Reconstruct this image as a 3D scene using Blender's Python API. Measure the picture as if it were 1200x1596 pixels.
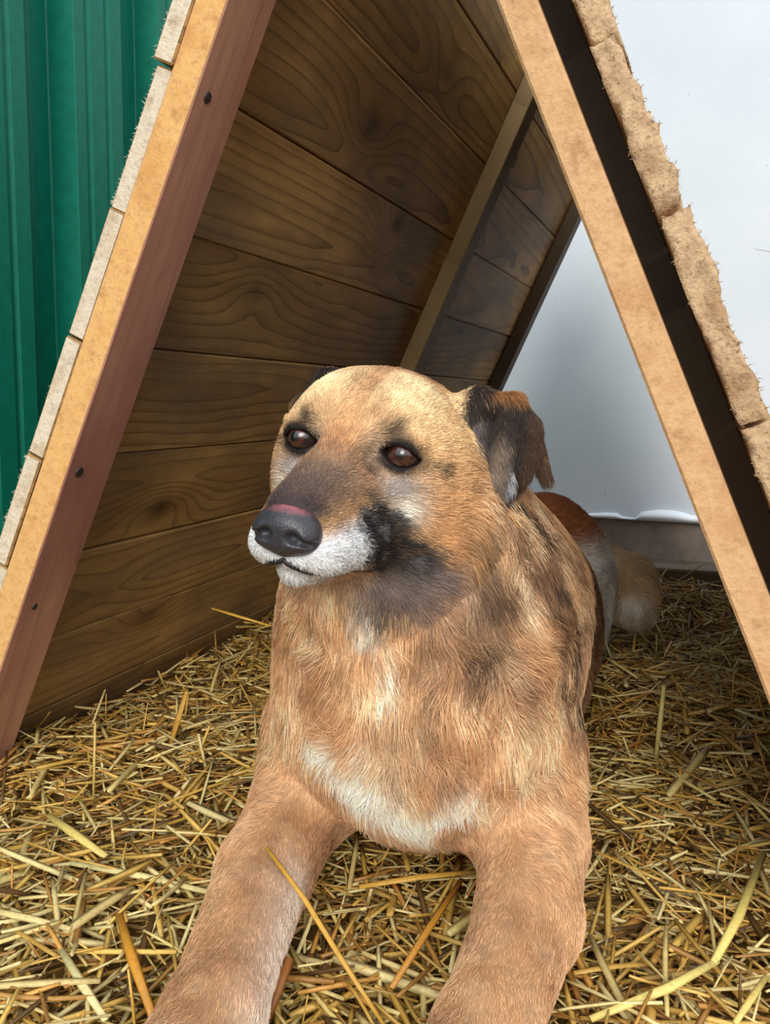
import bpy, bmesh, math, time
import numpy as np
from mathutils import Vector, Matrix
T0 = time.time()
for o in list(bpy.data.objects):
    bpy.data.objects.remove(o)
scene = bpy.context.scene
COL = scene.collection

# ------------------------------------------------------------------ camera, light, exposure
CAM_POS = np.array([0.2648, -0.6434, 0.3850])
CAM_R = np.array([[0.9398, 0.3415, 0.0128], [0.0551, -0.1144, -0.9919], [-0.3373, 0.9329, -0.1264]])
cam_data = bpy.data.cameras.new('camera')
cam = bpy.data.objects.new('camera', cam_data)
COL.objects.link(cam)
cam_data.sensor_fit = 'HORIZONTAL'
cam_data.sensor_width = 36.0
cam_data.lens = 36.0 * 1401.8 / 1200.0
cam_data.clip_start = 0.02
r_, d_, w_ = [Vector(v).normalized() for v in CAM_R]
cam.matrix_world = Matrix(((r_.x, -d_.x, -w_.x, CAM_POS[0]), (r_.y, -d_.y, -w_.y, CAM_POS[1]),
                           (r_.z, -d_.z, -w_.z, CAM_POS[2]), (0, 0, 0, 1)))
scene.camera = cam

world = bpy.data.worlds.new('overcast_sky')
scene.world = world
world.use_nodes = True
wn, wl = world.node_tree.nodes, world.node_tree.links
bg = wn['Background']
tc = wn.new('ShaderNodeTexCoord')
sx = wn.new('ShaderNodeSeparateXYZ')
wl.new(tc.outputs['Generated'], sx.inputs[0])
mr = wn.new('ShaderNodeMapRange')                       # overcast sky: zenith brighter than horizon
mr.inputs['From Min'].default_value = 0.0
mr.inputs['From Max'].default_value = 1.0
mr.inputs['To Min'].default_value = 1.0
mr.inputs['To Max'].default_value = 1.6
wl.new(sx.outputs['Z'], mr.inputs['Value'])
bg.inputs['Color'].default_value = (0.86, 0.93, 1.0, 1)
wl.new(mr.outputs[0], bg.inputs['Strength'])

sun_data = bpy.data.lights.new('hazy_sun', 'SUN')
sun = bpy.data.objects.new('hazy_sun', sun_data)
COL.objects.link(sun)
sun_data.energy = 1.9
sun_data.angle = math.radians(34)
sun_data.color = (1.0, 0.955, 0.88)
sun.rotation_euler = Vector((-0.26, 0.87, -0.42)).to_track_quat('-Z', 'Y').to_euler()

vs = scene.view_settings
vs.view_transform = 'Standard'
vs.look = 'None'
vs.gamma = 1.0
vs.use_curve_mapping = False
vs.exposure = 0.25

# ------------------------------------------------------------------ helpers
def lin(c):
    c = np.asarray(c, float) / 255.0
    return np.where(c <= 0.04045, c / 12.92, ((c + 0.055) / 1.055) ** 2.4)

def lin4(*c):
    return tuple(lin(c)) + (1.0,)

def empty(name, loc=(0, 0, 0)):
    o = bpy.data.objects.new(name, None)
    COL.objects.link(o)
    o.location = loc
    o.empty_display_size = 0.05
    return o

def tag(o, label=None, cat=None, group=None, kind=None):
    if label: o['label'] = label
    if cat: o['category'] = cat
    if group: o['group'] = group
    if kind: o['kind'] = kind
    return o

def link_mesh(name, verts, faces, mats, parent=None, smooth=False, mat_idx=None):
    me = bpy.data.meshes.new(name)
    me.from_pydata([tuple(map(float, v)) for v in verts], [], [tuple(map(int, f)) for f in faces])
    for m in (mats if isinstance(mats, (list, tuple)) else [mats]):
        me.materials.append(m)
    if mat_idx is not None:
        me.polygons.foreach_set('material_index', mat_idx)
    if smooth:
        me.polygons.foreach_set('use_smooth', [True] * len(me.polygons))
    me.update()
    o = bpy.data.objects.new(name, me)
    COL.objects.link(o)
    if parent: o.parent = parent
    return o

def fast_mesh(name, V, F, mats, smooth=False, nside=4):
    """V (n,3) F (m,nside) numpy arrays -> object"""
    me = bpy.data.meshes.new(name)
    me.vertices.add(len(V))
    me.vertices.foreach_set('co', np.ascontiguousarray(V, dtype=np.float32).ravel())
    me.loops.add(F.size)
    me.loops.foreach_set('vertex_index', np.ascontiguousarray(F, dtype=np.int32).ravel())
    me.polygons.add(len(F))
    me.polygons.foreach_set('loop_start', np.arange(0, F.size, nside, dtype=np.int32))
    if smooth:
        me.polygons.foreach_set('use_smooth', np.ones(len(F), dtype=bool))
    me.update(calc_edges=True)
    me.validate()
    for m in (mats if isinstance(mats, (list, tuple)) else [mats]):
        me.materials.append(m)
    o = bpy.data.objects.new(name, me)
    COL.objects.link(o)
    return o

class NB:
    """small node-graph builder"""
    def __init__(self, name):
        self.m = bpy.data.materials.new(name)
        self.m.use_nodes = True
        self.nt = self.m.node_tree
        self.bsdf = self.nt.nodes['Principled BSDF']
    def n(self, kind, **kw):
        nd = self.nt.nodes.new(kind)
        for k, v in kw.items(): setattr(nd, k, v)
        return nd
    def set(self, sock, v):
        if isinstance(v, bpy.types.NodeSocket): self.nt.links.new(v, sock)
        elif v is not None: sock.default_value = v
    def math(self, op, a, b=None, c=None, clamp=False):
        nd = self.n('ShaderNodeMath', operation=op, use_clamp=clamp)
        for i, v in enumerate((a, b, c)): self.set(nd.inputs[i], v)
        return nd.outputs[0]
    def vmath(self, op, a, b=None, scale=None):
        nd = self.n('ShaderNodeVectorMath', operation=op)
        self.set(nd.inputs[0], a)
        if b is not None: self.set(nd.inputs[1], b)
        if scale is not None: self.set(nd.inputs['Scale'], scale)
        return nd.outputs[0]
    def obj(self): return self.n('ShaderNodeTexCoord').outputs['Object']
    def sep(self, v):
        nd = self.n('ShaderNodeSeparateXYZ'); self.set(nd.inputs[0], v); return nd.outputs
    def comb(self, x, y, z):
        nd = self.n('ShaderNodeCombineXYZ')
        for i, v in enumerate((x, y, z)): self.set(nd.inputs[i], v)
        return nd.outputs[0]
    def noise(self, vec, scale=5, detail=3, rough=0.55, dist=0.0, color=False):
        nd = self.n('ShaderNodeTexNoise')
        self.set(nd.inputs['Vector'], vec); nd.inputs['Scale'].default_value = scale
        nd.inputs['Detail'].default_value = detail; nd.inputs['Roughness'].default_value = rough
        nd.inputs['Distortion'].default_value = dist
        return nd.outputs['Color' if color else 'Fac']
    def ramp(self, fac, stops, interp='LINEAR'):
        nd = self.n('ShaderNodeValToRGB'); nd.color_ramp.interpolation = interp
        el = nd.color_ramp.elements
        while len(el) < len(stops): el.new(0.5)
        for e, (p, c) in zip(el, stops):
            e.position = p
            e.color = tuple(c) if len(c) == 4 else lin4(*c)
        self.set(nd.inputs[0], fac)
        return nd.outputs[0]
    def mix(self, fac, a, b, mode='MIX'):
        nd = self.n('ShaderNodeMix', data_type='RGBA', blend_type=mode)
        self.set(nd.inputs[0], fac)
        self.set(nd.inputs[6], a); self.set(nd.inputs[7], b)
        return nd.outputs[2]
    def bump(self, h, strength=0.3, dist=0.002):
        nd = self.n('ShaderNodeBump'); nd.inputs['Strength'].default_value = strength
        nd.inputs['Distance'].default_value = dist; self.set(nd.inputs['Height'], h)
        self.set(self.bsdf.inputs['Normal'], nd.outputs[0])
    def out(self, col, rough=0.6, spec=0.5):
        self.set(self.bsdf.inputs['Base Color'], col)
        self.set(self.bsdf.inputs['Roughness'], rough)
        self.bsdf.inputs['Specular IOR Level'].default_value = spec
        return self.m

def wood_material(name, pale, mid, dark, ring=170.0, contrast=0.75, rough=0.62, bump=0.25, stain=None, stain_amt=0.0, swap=False):
    """Flat-sawn board: rings of a trunk cut by the board, one knot per board from obj['knot'] = (u, v, strength)."""
    b = NB(name)
    co = b.obj()
    rnd = b.n('ShaderNodeObjectInfo').outputs['Random']
    x, y, z = b.sep(co)[:3]
    if swap:                                             # boards whose length runs along local Y
        co = b.comb(y, x, z)
        x, y = y, x
    off = b.math('MULTIPLY', rnd, 17.0)
    shifted = b.vmath('ADD', co, b.comb(off, off, off))
    sx_, sy_, sz_ = b.sep(shifted)[:3]
    wob = b.noise(b.comb(b.math('MULTIPLY', sx_, 2.4), b.math('MULTIPLY', sy_, 7.0), sz_), 1.0, 3, 0.5)
    wob = b.math('MULTIPLY', b.math('SUBTRACT', wob, 0.5), 0.042)
    kn = b.n('ShaderNodeAttribute', attribute_type='OBJECT', attribute_name='knot').outputs['Vector']
    kx, ky, ks = b.sep(kn)[:3]
    du = b.math('DIVIDE', b.math('SUBTRACT', x, kx), 0.075)
    dv = b.math('DIVIDE', b.math('SUBTRACT', y, ky), 0.034)
    d2 = b.math('ADD', b.math('MULTIPLY', du, du), b.math('MULTIPLY', dv, dv))
    kb = b.math('MULTIPLY', b.math('EXPONENT', b.math('MULTIPLY', d2, -1.0)), b.math('MULTIPLY', ks, 0.055))
    pith = b.math('MULTIPLY', b.math('SUBTRACT', rnd, 0.5), 0.09)
    vv = b.math('SUBTRACT', b.math('ADD', y, wob), pith)
    depth = b.math('ADD', 0.028, b.math('ADD', b.math('MULTIPLY', x, 0.045), wob))
    r = b.math('SQRT', b.math('ADD', b.math('MULTIPLY', vv, vv), b.math('MULTIPLY', depth, depth)))
    r = b.math('ADD', r, kb)
    ph = b.math('FRACT', b.math('MULTIPLY', r, ring))
    late = b.math('POWER', ph, 4.5)                       # late wood: sharp dark edge
    fine = b.noise(b.comb(b.math('MULTIPLY', sx_, 14.0), b.math('MULTIPLY', sy_, 420.0), b.math('MULTIPLY', sz_, 420.0)), 1.0, 3, 0.6)
    blot = b.math('MULTIPLY', b.math('SUBTRACT', b.noise(b.comb(b.math('MULTIPLY', sx_, .5), b.math('MULTIPLY', sy_, 1.6), sz_), 9.0, 4, 0.6), .3), 2.4, clamp=True)
    col = b.mix(blot, lin4(*pale), lin4(*mid))
    tone = b.math('ADD', 0.82, b.math('MULTIPLY', rnd, 0.36))
    cvar = b.math('MULTIPLY', b.math('ADD', .45, b.math('MULTIPLY', b.noise(b.comb(off, off, off), 3.0, 1, .5), .9)), contrast)
    col = b.mix(b.math('MULTIPLY', late, cvar), col, lin4(*dark))
    col = b.mix(b.math('MULTIPLY', b.math('SUBTRACT', fine, 0.35), 0.55, clamp=True), col, lin4(*dark))
    core = b.math('LESS_THAN', d2, 0.05)
    soft = b.math('MULTIPLY', b.math('EXPONENT', b.math('MULTIPLY', d2, -9.0)), ks, clamp=True)
    col = b.mix(b.math('MULTIPLY', soft, 0.85), col, lin4(*[c * 0.45 for c in dark]))
    if stain is not None:
        st = b.noise(b.comb(b.math('MULTIPLY', sx_, .6), sy_, sz_), 5.0, 5, 0.65)
        stf = b.math('MULTIPLY', b.math('SUBTRACT', st, 0.42), 4.0, clamp=True)
        col = b.mix(b.math('MULTIPLY', stf, stain_amt), col, lin4(*stain))
    col = b.mix(1.0, col, b.comb(tone, tone, tone), 'MULTIPLY')
    hgt = b.math('ADD', b.math('MULTIPLY', fine, 0.6), b.math('MULTIPLY', late, -0.6))
    b.bump(hgt, bump, 0.0015)
    return b.out(col, rough, 0.35)

def sawn_material(name, pale, mid, dark, scale=1.0, bump=0.6):
    """rough sawn face or end cut with torn fibres"""
    b = NB(name)
    co = b.obj()
    rnd = b.n('ShaderNodeObjectInfo').outputs['Random']
    off = b.math('MULTIPLY', rnd, 13.0)
    s = b.vmath('ADD', co, b.comb(off, off, off))
    n1 = b.noise(s, 22 * scale, 5, 0.65)
    n2 = b.noise(s, 240 * scale, 3, 0.7)
    n3 = b.noise(s, 70 * scale, 4, 0.6)
    col = b.ramp(n1, [(0.3, mid), (0.5, pale), (0.72, mid)])
    col = b.mix(b.math('MULTIPLY', b.math('SUBTRACT', n2, 0.5), 1.6, clamp=True), col, lin4(*dark))
    col = b.mix(b.math('MULTIPLY', b.math('SUBTRACT', n3, 0.56), 3.0, clamp=True), col, lin4(*dark))
    b.bump(b.math('ADD', n2, n3), bump, 0.002)
    return b.out(col, 0.8, 0.25)

M = {}
M['plank'] = wood_material('plank_wood', (220, 174, 104), (156, 114, 64), (70, 46, 24), ring=78, contrast=0.72, stain=(116, 98, 78), stain_amt=0.7)
M['plank_end'] = sawn_material('plank_end_grain', (224, 208, 184), (196, 172, 140), (140, 112, 82))
M['rough_end'] = sawn_material('splintered_end_grain', (204, 172, 134), (164, 126, 90), (92, 62, 38), 1.0, 1.0)
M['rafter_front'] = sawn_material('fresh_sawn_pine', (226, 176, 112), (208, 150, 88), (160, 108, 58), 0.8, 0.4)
M['rafter_side'] = wood_material('red_brown_pine', (206, 158, 126), (176, 122, 98), (116, 72, 60), ring=70, contrast=0.6, stain=(132, 84, 78), stain_amt=0.75, swap=True)  # red-brown with darker blotches, on every face but the front
M['rafter_pale'] = sawn_material('pale_rough_pine', (210, 168, 122), (190, 144, 98), (146, 104, 68), 0.9, 0.5)
M['rafter_dull'] = wood_material('dull_olive_pine', (150, 126, 84), (126, 102, 64), (84, 66, 40), ring=120, contrast=0.5, swap=True)
M['shade_batten'] = wood_material('shade_dark_timber', (92, 72, 50), (70, 54, 38), (40, 30, 20), ring=120, contrast=0.5, swap=True)  # timber darkened to carry the shade of the gap and rear rafter
M['timber'] = wood_material('weathered_timber', (150, 126, 90), (120, 98, 68), (74, 58, 38), ring=120, contrast=0.5)
M['white_fibre'] = sawn_material('bleached_fibre', (236, 226, 208), (214, 196, 168), (170, 146, 116))
M['nail'] = NB('rusty_nail').out(lin4(58, 44, 38), 0.55)

# ------------------------------------------------------------------ the setting
def ground_material():
    b = NB('littered_ground')
    co = b.obj()
    n = b.noise(co, 40, 6, 0.7)
    n2 = b.noise(co, 6, 3, 0.5)
    col = b.ramp(n, [(0.3, (74, 62, 52)), (0.5, (108, 92, 78)), (0.7, (134, 116, 98))])
    col = b.mix(b.math('MULTIPLY', n2, 0.5), col, lin4(92, 78, 60))
    b.bump(n, 0.8, 0.01)
    return b.out(col, 0.9, 0.2)

GROUND_Z = -0.055
floor = link_mesh('floor', [(-9, -9, GROUND_Z), (9, -9, GROUND_Z), (9, 2.0, GROUND_Z), (-9, 2.0, GROUND_Z)], [(0, 1, 2, 3)], ground_material())
tag(floor, 'bare ground scattered with straw litter', None, None, 'structure')

def plaster_material():
    b = NB('white_plaster')
    co = b.obj()
    n = b.noise(co, 3.0, 4, 0.55)
    n2 = b.noise(co, 160.0, 4, 0.6)
    n3 = b.noise(co, 48.0, 2, 0.5)
    col = b.ramp(n, [(0.3, (204, 211, 218)), (0.7, (216, 221, 227))])
    spot = b.math('GREATER_THAN', n3, 0.77)
    col = b.mix(b.math('MULTIPLY', spot, 0.35), col, lin4(150, 150, 150))
    b.bump(n2, 0.12, 0.003)
    return b.out(col, 0.75, 0.3)

WALL_Y = 1.95
wall = link_mesh('wall_back', [(-1.2, WALL_Y, 0.054), (3.2, WALL_Y, 0.054), (3.2, WALL_Y, 2.6), (-1.2, WALL_Y, 2.6),
                               (-1.2, WALL_Y + .2, 0.054), (3.2, WALL_Y + .2, 0.054), (3.2, WALL_Y + .2, 2.6), (-1.2, WALL_Y + .2, 2.6)],
                 [(0, 1, 2, 3), (5, 4, 7, 6), (1, 5, 6, 2), (4, 0, 3, 7), (3, 2, 6, 7), (4, 5, 1, 0)], plaster_material())
tag(wall, 'white plastered wall behind the wooden shelter', None, None, 'structure')
# hairline crack in the plaster, right of the shelter
def crack_path():
    pts = [(0.34, 0.782), (0.365, 0.776), (0.385, 0.771), (0.405, 0.774), (0.425, 0.778), (0.45, 0.783), (0.475, 0.781)]
    V, F = [], []
    for i, (x, z) in enumerate(pts):
        hw = 0.0009 if 0 < i < len(pts) - 1 else 0.0002
        V += [(x, WALL_Y - 0.0005, z - hw), (x, WALL_Y - 0.0005, z + hw)]
        if i: F.append((2 * i - 2, 2 * i, 2 * i + 1, 2 * i - 1))
    return V, F
cv, cf = crack_path()
link_mesh('plaster_crack', cv, cf, NB('crack_grey').out(lin4(168, 170, 168), 0.9), wall)

def plinth_material():
    b = NB('brown_grey_plinth')
    co = b.obj()
    n = b.noise(co, 14, 5, 0.6)
    n2 = b.noise(co, 120, 3, 0.6)
    col = b.ramp(n, [(0.3, (104, 92, 84)), (0.7, (142, 128, 116))])
    b.bump(n2, 0.4, 0.004)
    return b.out(col, 0.85, 0.2)
plinth = link_mesh('baseboard_back', [(-1.2, WALL_Y + .012, GROUND_Z - .02), (3.2, WALL_Y + .012, GROUND_Z - .02), (3.2, WALL_Y + .012, .06), (-1.2, WALL_Y + .012, .06),
                                      (-1.2, WALL_Y + .2, GROUND_Z - .02), (3.2, WALL_Y + .2, GROUND_Z - .02), (3.2, WALL_Y + .2, .06), (-1.2, WALL_Y + .2, .06)],
                   [(0, 1, 2, 3), (5, 4, 7, 6), (1, 5, 6, 2), (4, 0, 3, 7), (3, 2, 6, 7), (4, 5, 1, 0)], plinth_material())
tag(plinth, 'brown-grey plinth under the white wall', None, None, 'structure')

# ragged white foam lip along the bottom of the plaster
rs = np.random.default_rng(5)
def lip():
    xs = np.linspace(-1.2, 3.2, 260)
    nz = np.interp(xs, np.linspace(-1.2, 3.2, 90), rs.uniform(0, 1, 90))
    V, F = [], []
    K = 9
    for i, x in enumerate(xs):
        big = 1.0 if x > 0.075 else 0.55
        if 0.035 < x < 0.075: big = 0.25
        h = (0.016 + 0.012 * nz[i]) * big
        dpt = (0.012 + 0.008 * nz[i]) * big
        for k in range(K):
            a = math.pi * k / (K - 1)
            V.append((x, WALL_Y - dpt * math.sin(a) * (1.25 if 2 < k < 6 else 1), 0.052 + h * (1 - math.cos(a)) * 0.62))
        if i:
            for k in range(K - 1):
                p, q = (i - 1) * K + k, i * K + k
                F.append((p, p + 1, q + 1, q))
    return V, F
lv, lf = lip()
bm_ = NB('white_foam')
foam_mat = bm_.out(lin4(236, 240, 246), 0.7)
tag(link_mesh('trim_1', lv, lf, foam_mat, None, True), 'ragged white foam lip along the wall bottom', None, None, 'structure')

# green profiled metal sheet on the left
def green_material():
    b = NB('green_painted_metal')
    co = b.obj()
    n = b.noise(co, 60, 4, 0.6)
    n2 = b.noise(co, 420, 2, 0.5)
    dust = b.math('MULTIPLY', b.math('SUBTRACT', n2, 0.70), 5.0, clamp=True)
    col = b.ramp(n, [(0.3, (0, 98, 80)), (0.7, (2, 112, 92))])
    col = b.mix(b.math('MULTIPLY', dust, 0.6), col, lin4(150, 170, 160))
    return b.out(col, 0.45, 0.22)
GX = -0.64
prof, y0 = [], 0.4426 - 0.2055 * 5
while y0 < 1.75:
    # valley, steep side facing the front, crest with small grooves, side facing the back
    prof += [(y0 - .071, 0.0), (y0 - .045, 0.0), (y0 - .041, .003), (y0 - .036, .003), (y0 - .032, 0.0), (y0 - .001, 0.0), (y0 + .0005, .002), (y0 + .0080, .0385), (y0 + .0095, .040), (y0 + .030, .040), (y0 + .034, .036), (y0 + .040, .036), (y0 + .044, .040),
             (y0 + .075, .040), (y0 + .079, .036), (y0 + .085, .036), (y0 + .089, .040), (y0 + .116, .040), (y0 + .128, 0.0)]
    y0 += 0.2055
gv, gf = [], []
for (yy, dd) in prof:
    yy = min(yy, 1.945)
    for zz in (GROUND_Z, 2.1):
        gv.append((GX + dd, yy, zz))
for i in range(len(prof) - 1):
    gf.append((2 * i, 2 * i + 2, 2 * i + 3, 2 * i + 1))
nb = len(gv)
gv += [(x - .004, y, z) for (x, y, z) in gv]
gf += [(b + nb, a + nb, d + nb, c + nb) for (a, b, c, d) in gf]
tag(link_mesh('wall_left', gv, gf, green_material()), 'dark green ribbed metal sheet wall beside the shelter', None, None, 'structure')

# ------------------------------------------------------------------ the A-frame shelter
APEX, AL, AR = 0.9113, 0.4175, 0.4033
Y_REAR = 1.546
shelter = empty('wooden_shelter', (0, 0, GROUND_Z))
tag(shelter, 'A-shaped wooden plank shelter with pale rafters, open at the front, over the dog', 'dog shelter')

def slope_frame(side):
    """local axes in the slope: X along the ridge (world +Y), Y down the slope, Z outward from the shelter"""
    a = AL if side < 0 else AR
    down = Vector((side * math.sin(a), 0, -math.cos(a)))
    outw = Vector((side * math.cos(a), 0, math.sin(a)))
    alongv = Vector((0, 1, 0))
    if side > 0: pass
    m = Matrix((alongv, down, outw)).transposed().to_4x4()
    return m, down, outw

def box_mesh(name, l, w, t, bev, mats, face_mat=None, tongue=0.0):
    """board l x w x t centred on the origin with small bevels; jag roughens the low-x end"""
    bm = bmesh.new()
    bmesh.ops.create_cube(bm, size=1.0)
    for v in bm.verts:
        v.co = Vector((v.co.x * l, v.co.y * w, v.co.z * t))
    bmesh.ops.bevel(bm, geom=list(bm.edges), offset=bev, segments=1, affect='EDGES', profile=0.5)
    if tongue:
        tv = bmesh.ops.create_cube(bm, size=1.0)['verts']
        for v in tv:
            v.co = Vector((v.co.x * (l - .03), w / 2 + v.co.y * tongue, v.co.z * t * .3))
    bm.normal_update()
    for f in bm.faces:
        f.material_index = face_mat(f.normal) if face_mat else 0
    me = bpy.data.meshes.new(name)
    bm.to_mesh(me); bm.free()
    for m in mats: me.materials.append(m)
    return me

def slope_board(name, side, y0, y1, s0, s1, o0, o1, mats, face_mat=None, bev=0.0015, knot=(9, 9, 0), parent=shelter, mesh=None, rot=0.0, tongue=0.0):
    m, down, outw = slope_frame(side)
    me = mesh or box_mesh(name, y1 - y0, s1 - s0, o1 - o0, bev, mats, face_mat, tongue)
    o = bpy.data.objects.new(name, me)
    COL.objects.link(o)
    c = Vector((0, (y0 + y1) / 2, APEX)) + down * ((s0 + s1) / 2) + outw * ((o0 + o1) / 2)
    m = m @ Matrix.Rotation(rot, 4, 'Z')
    m.translation = c - Vector(shelter.location)
    o.parent = parent
    o.matrix_local = m
    o['knot'] = knot
    return o

def splinters(plank, pts, seed, mat, n, length, rad, out):
    """torn wood fibres standing off a board end, joined as one part"""
    r = np.random.default_rng(seed)
    V, F = [], []
    for i in range(n):
        p = np.array(pts[r.integers(len(pts))]) + r.normal(0, .0008, 3)
        d = np.array([-.6, r.normal(0, .6), out + r.normal(0, .5)]); d /= np.linalg.norm(d)
        L = length * r.uniform(.3, 1.0) ; w = rad * r.uniform(.5, 1.2)
        s = np.cross(d, r.normal(0, 1, 3)); s /= np.linalg.norm(s); q = np.cross(s, d)
        b = len(V)
        V += [p + s * w, p - s * w * .5 + q * w * .87, p - s * w * .5 - q * w * .87, p + d * L]
        F += [(b, b + 1, b + 3), (b + 1, b + 2, b + 3), (b + 2, b, b + 3)]
    o = link_mesh('splinter_fringe', V, F, mat, plank)
    o['kind'] = 'stuff'
    return o
rnd = np.random.default_rng(11)
end_face = lambda n: 1 if abs(n.x) > 0.8 else 0
RAFT_T = 0.028
# left slope planks: seams measured down the slope
seams = [0.012, 0.066, 0.182, 0.308, 0.428, 0.542, 0.6545, 0.764, 0.870, 0.9716, 1.06]
knots = {1: (-.25, .01, .5), 2: (-.40, .01, 0.8), 3: (-.21, -.040, 1.0), 4: (-.52, -.02, .6), 5: (-.18, -.005, 1.1), 6: (-.55, .02, .9), 7: (-.6, .01, .4), 8: (-.48, -.03, .5)}
for i in range(len(seams) - 1):
    y0 = 0.0015 + rnd.uniform(-.0025, .004)
    pk_ = slope_board('plank', -1, y0, Y_REAR + rnd.uniform(0, .01), seams[i] + .0007, seams[i + 1] - .0007, RAFT_T + rnd.uniform(.0002, .0012), RAFT_T + .018 + rnd.uniform(0, .003),
                [M['plank'], M['plank_end']], end_face, .0016, knots.get(i, (9, 9, 0)), rot=rnd.uniform(-.0015, .0015), tongue=.016)
    wd, ln = seams[i + 1] - seams[i], Y_REAR - y0
    splinters(pk_, [(-ln / 2 + rnd.uniform(0, .004), (q / 30 - .5) * wd * .97, .0085) for q in range(31)], 500 + i, M['white_fibre'], 150, .0034, .0004, .9)
# right slope planks: thicker, with ragged front ends, held off the rafter by battens added to block light
GAP = 0.021
seams_r = [0.0, 0.118, 0.205, 0.338, 0.462, 0.612, 0.72, 0.83, 0.94, 1.05]
def wander(n, knots, r):
    return np.interp(np.linspace(0, 1, n), np.linspace(0, 1, knots), r.uniform(-1, 1, knots))
def ragged_plank(name, l, w, t, seed, rag, ends):
    """board whose low-x end is torn: the end is a fine grid pushed in and out, its outline wandering"""
    r = np.random.default_rng(seed)
    ny, nz = 26, 7
    lo, hi = wander(ny, 9, r) * .0022 + r.uniform(-.0009, .0009, ny), wander(ny, 8, r) * .0036 + r.uniform(-.0014, .0014, ny)
    depth = wander(ny, 7, r) * rag
    A, B, Cc = [], [], []
    for j in range(ny):
        for k in range(nz):
            yy = (j / (ny - 1) - .5) * w; f = k / (nz - 1)
            zz = -t / 2 + lo[j] + f * (t - lo[j] + hi[j])
            A.append((-l / 2 + depth[j] * (.4 + .6 * f) + r.uniform(-.0016, .0016), yy + r.uniform(-.0006, .0006), zz + r.uniform(-.0005, .0005)))
            B.append((-l / 2 + .05, yy, -t / 2 + lo[j] * .3 + f * (t - lo[j] * .3 + hi[j] * .3)))
            Cc.append((l / 2, yy, (f - .5) * t))
    n = ny * nz
    V, F, mi = A + B + Cc, [], []
    idx = lambda j, k, o: o + j * nz + k
    for j in range(ny - 1):
        for k in range(nz - 1):
            F.append((idx(j, k, 0), idx(j, k + 1, 0), idx(j + 1, k + 1, 0), idx(j + 1, k, 0))); mi.append(1)
    F.append([idx(j, 0, 2 * n) for j in range(ny)] + [idx(j, nz - 1, 2 * n) for j in range(ny - 1, -1, -1)]); mi.append(1)
    loop = [(j, 0) for j in range(ny)] + [(ny - 1, k) for k in range(1, nz)] + [(j, nz - 1) for j in range(ny - 2, -1, -1)] + [(0, k) for k in range(nz - 2, 0, -1)]
    for a in range(len(loop)):
        p, q = loop[a], loop[(a + 1) % len(loop)]
        for o1, o2, mm in ((0, n, 1), (n, 2 * n, 0)):
            F.append((idx(*p, o1), idx(*q, o1), idx(*q, o2), idx(*p, o2))); mi.append(mm)
    me = bpy.data.meshes.new(name)
    me.from_pydata(V, [], F)
    me.materials.append(M['plank']); me.materials.append(M['rough_end'])
    me.polygons.foreach_set('material_index', mi)
    me.polygons.foreach_set('use_smooth', [bool(q) for q in mi])
    me.update()
    ends.append((A, ny, nz))
    return me
o_r = RAFT_T - .003 + GAP
thick = [.020, .018, .022, .018, .020, .023, .019, .02, .02]
push = [-.012, -.006, .004, -.002, -.004, -.010, .004, 0, 0]
for i in range(len(seams_r) - 1):
    y0 = push[i]
    w = seams_r[i + 1] - seams_r[i] - .003
    t = thick[i]
    ends = []
    me = ragged_plank('plank', Y_REAR - y0, w, t, 100 + i, .004, ends)
    pk_ = slope_board('plank', 1, y0, Y_REAR, seams_r[i], seams_r[i] + w, o_r, o_r + t, None, mesh=me, rot=rnd.uniform(-.001, .001))
    A_, ny_, nz_ = ends[0]
    edge = [A_[j * nz_ + nz_ - 1] for j in range(ny_)] * 3 + [A_[j * nz_] for j in range(ny_)] + A_
    splinters(pk_, edge, 300 + i, M['rough_end'], 240, .0042, .0004, .7)
# rafters
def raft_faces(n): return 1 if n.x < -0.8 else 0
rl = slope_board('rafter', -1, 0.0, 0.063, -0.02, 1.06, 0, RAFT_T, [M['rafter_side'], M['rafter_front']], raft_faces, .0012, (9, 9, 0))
slope_board('rafter', -1, 0.814, 0.862, 0.0, 1.06, 0, RAFT_T, [M['rafter_dull']], None, .0012)
slope_board('rafter', -1, 1.498, 1.546, 0.0, 1.06, 0, RAFT_T, [M['shade_batten']], None, .0012)  # dark timber colour stands in for the shadow on this rafter
rr = slope_board('rafter', 1, 0.0, 0.05, 0.0, 1.06, 0, RAFT_T - .003, [M['rafter_pale']], None, .002)
slope_board('rafter', 1, 0.814, 0.862, 0.0, 1.06, 0, RAFT_T - .003, [M['rafter_dull']], None, .0012)
slope_board('rafter', 1, 1.498, 1.546, 0.0, 1.06, 0, RAFT_T - .003, [M['rafter_dull']], None, .0012)
for (ya, yb) in ((.13, .18), (.82, .86), (1.50, 1.54)):
    slope_board('shade_batten', 1, ya, yb, -.01, 1.05, (.006 if ya < .5 else RAFT_T - .003), o_r, [M['shade_batten']], None, .001)  # added to fill the gap and stop light leaking past the rafter
# nails and knots seen on the left rafter's inner face
def nail_on(s, yy, rad, name='nail_head'):
    m, down, outw = slope_frame(-1)
    bm = bmesh.new()
    bmesh.ops.create_cone(bm, cap_ends=True, segments=12, radius1=rad * .85, radius2=rad, depth=.0012)
    me = bpy.data.meshes.new(name); bm.to_mesh(me); bm.free(); me.materials.append(M['nail'])
    o = bpy.data.objects.new(name, me); COL.objects.link(o)
    o.parent = rl
    o.matrix_local = Matrix.Translation((yy - 0.0315, s - 0.52, -RAFT_T / 2 - .0006))
for (s, yy, rad) in ((.318, .016, .0048), (.652, .016, .0052), (.792, .018, .0036)):
    nail_on(s, yy, rad)

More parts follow.
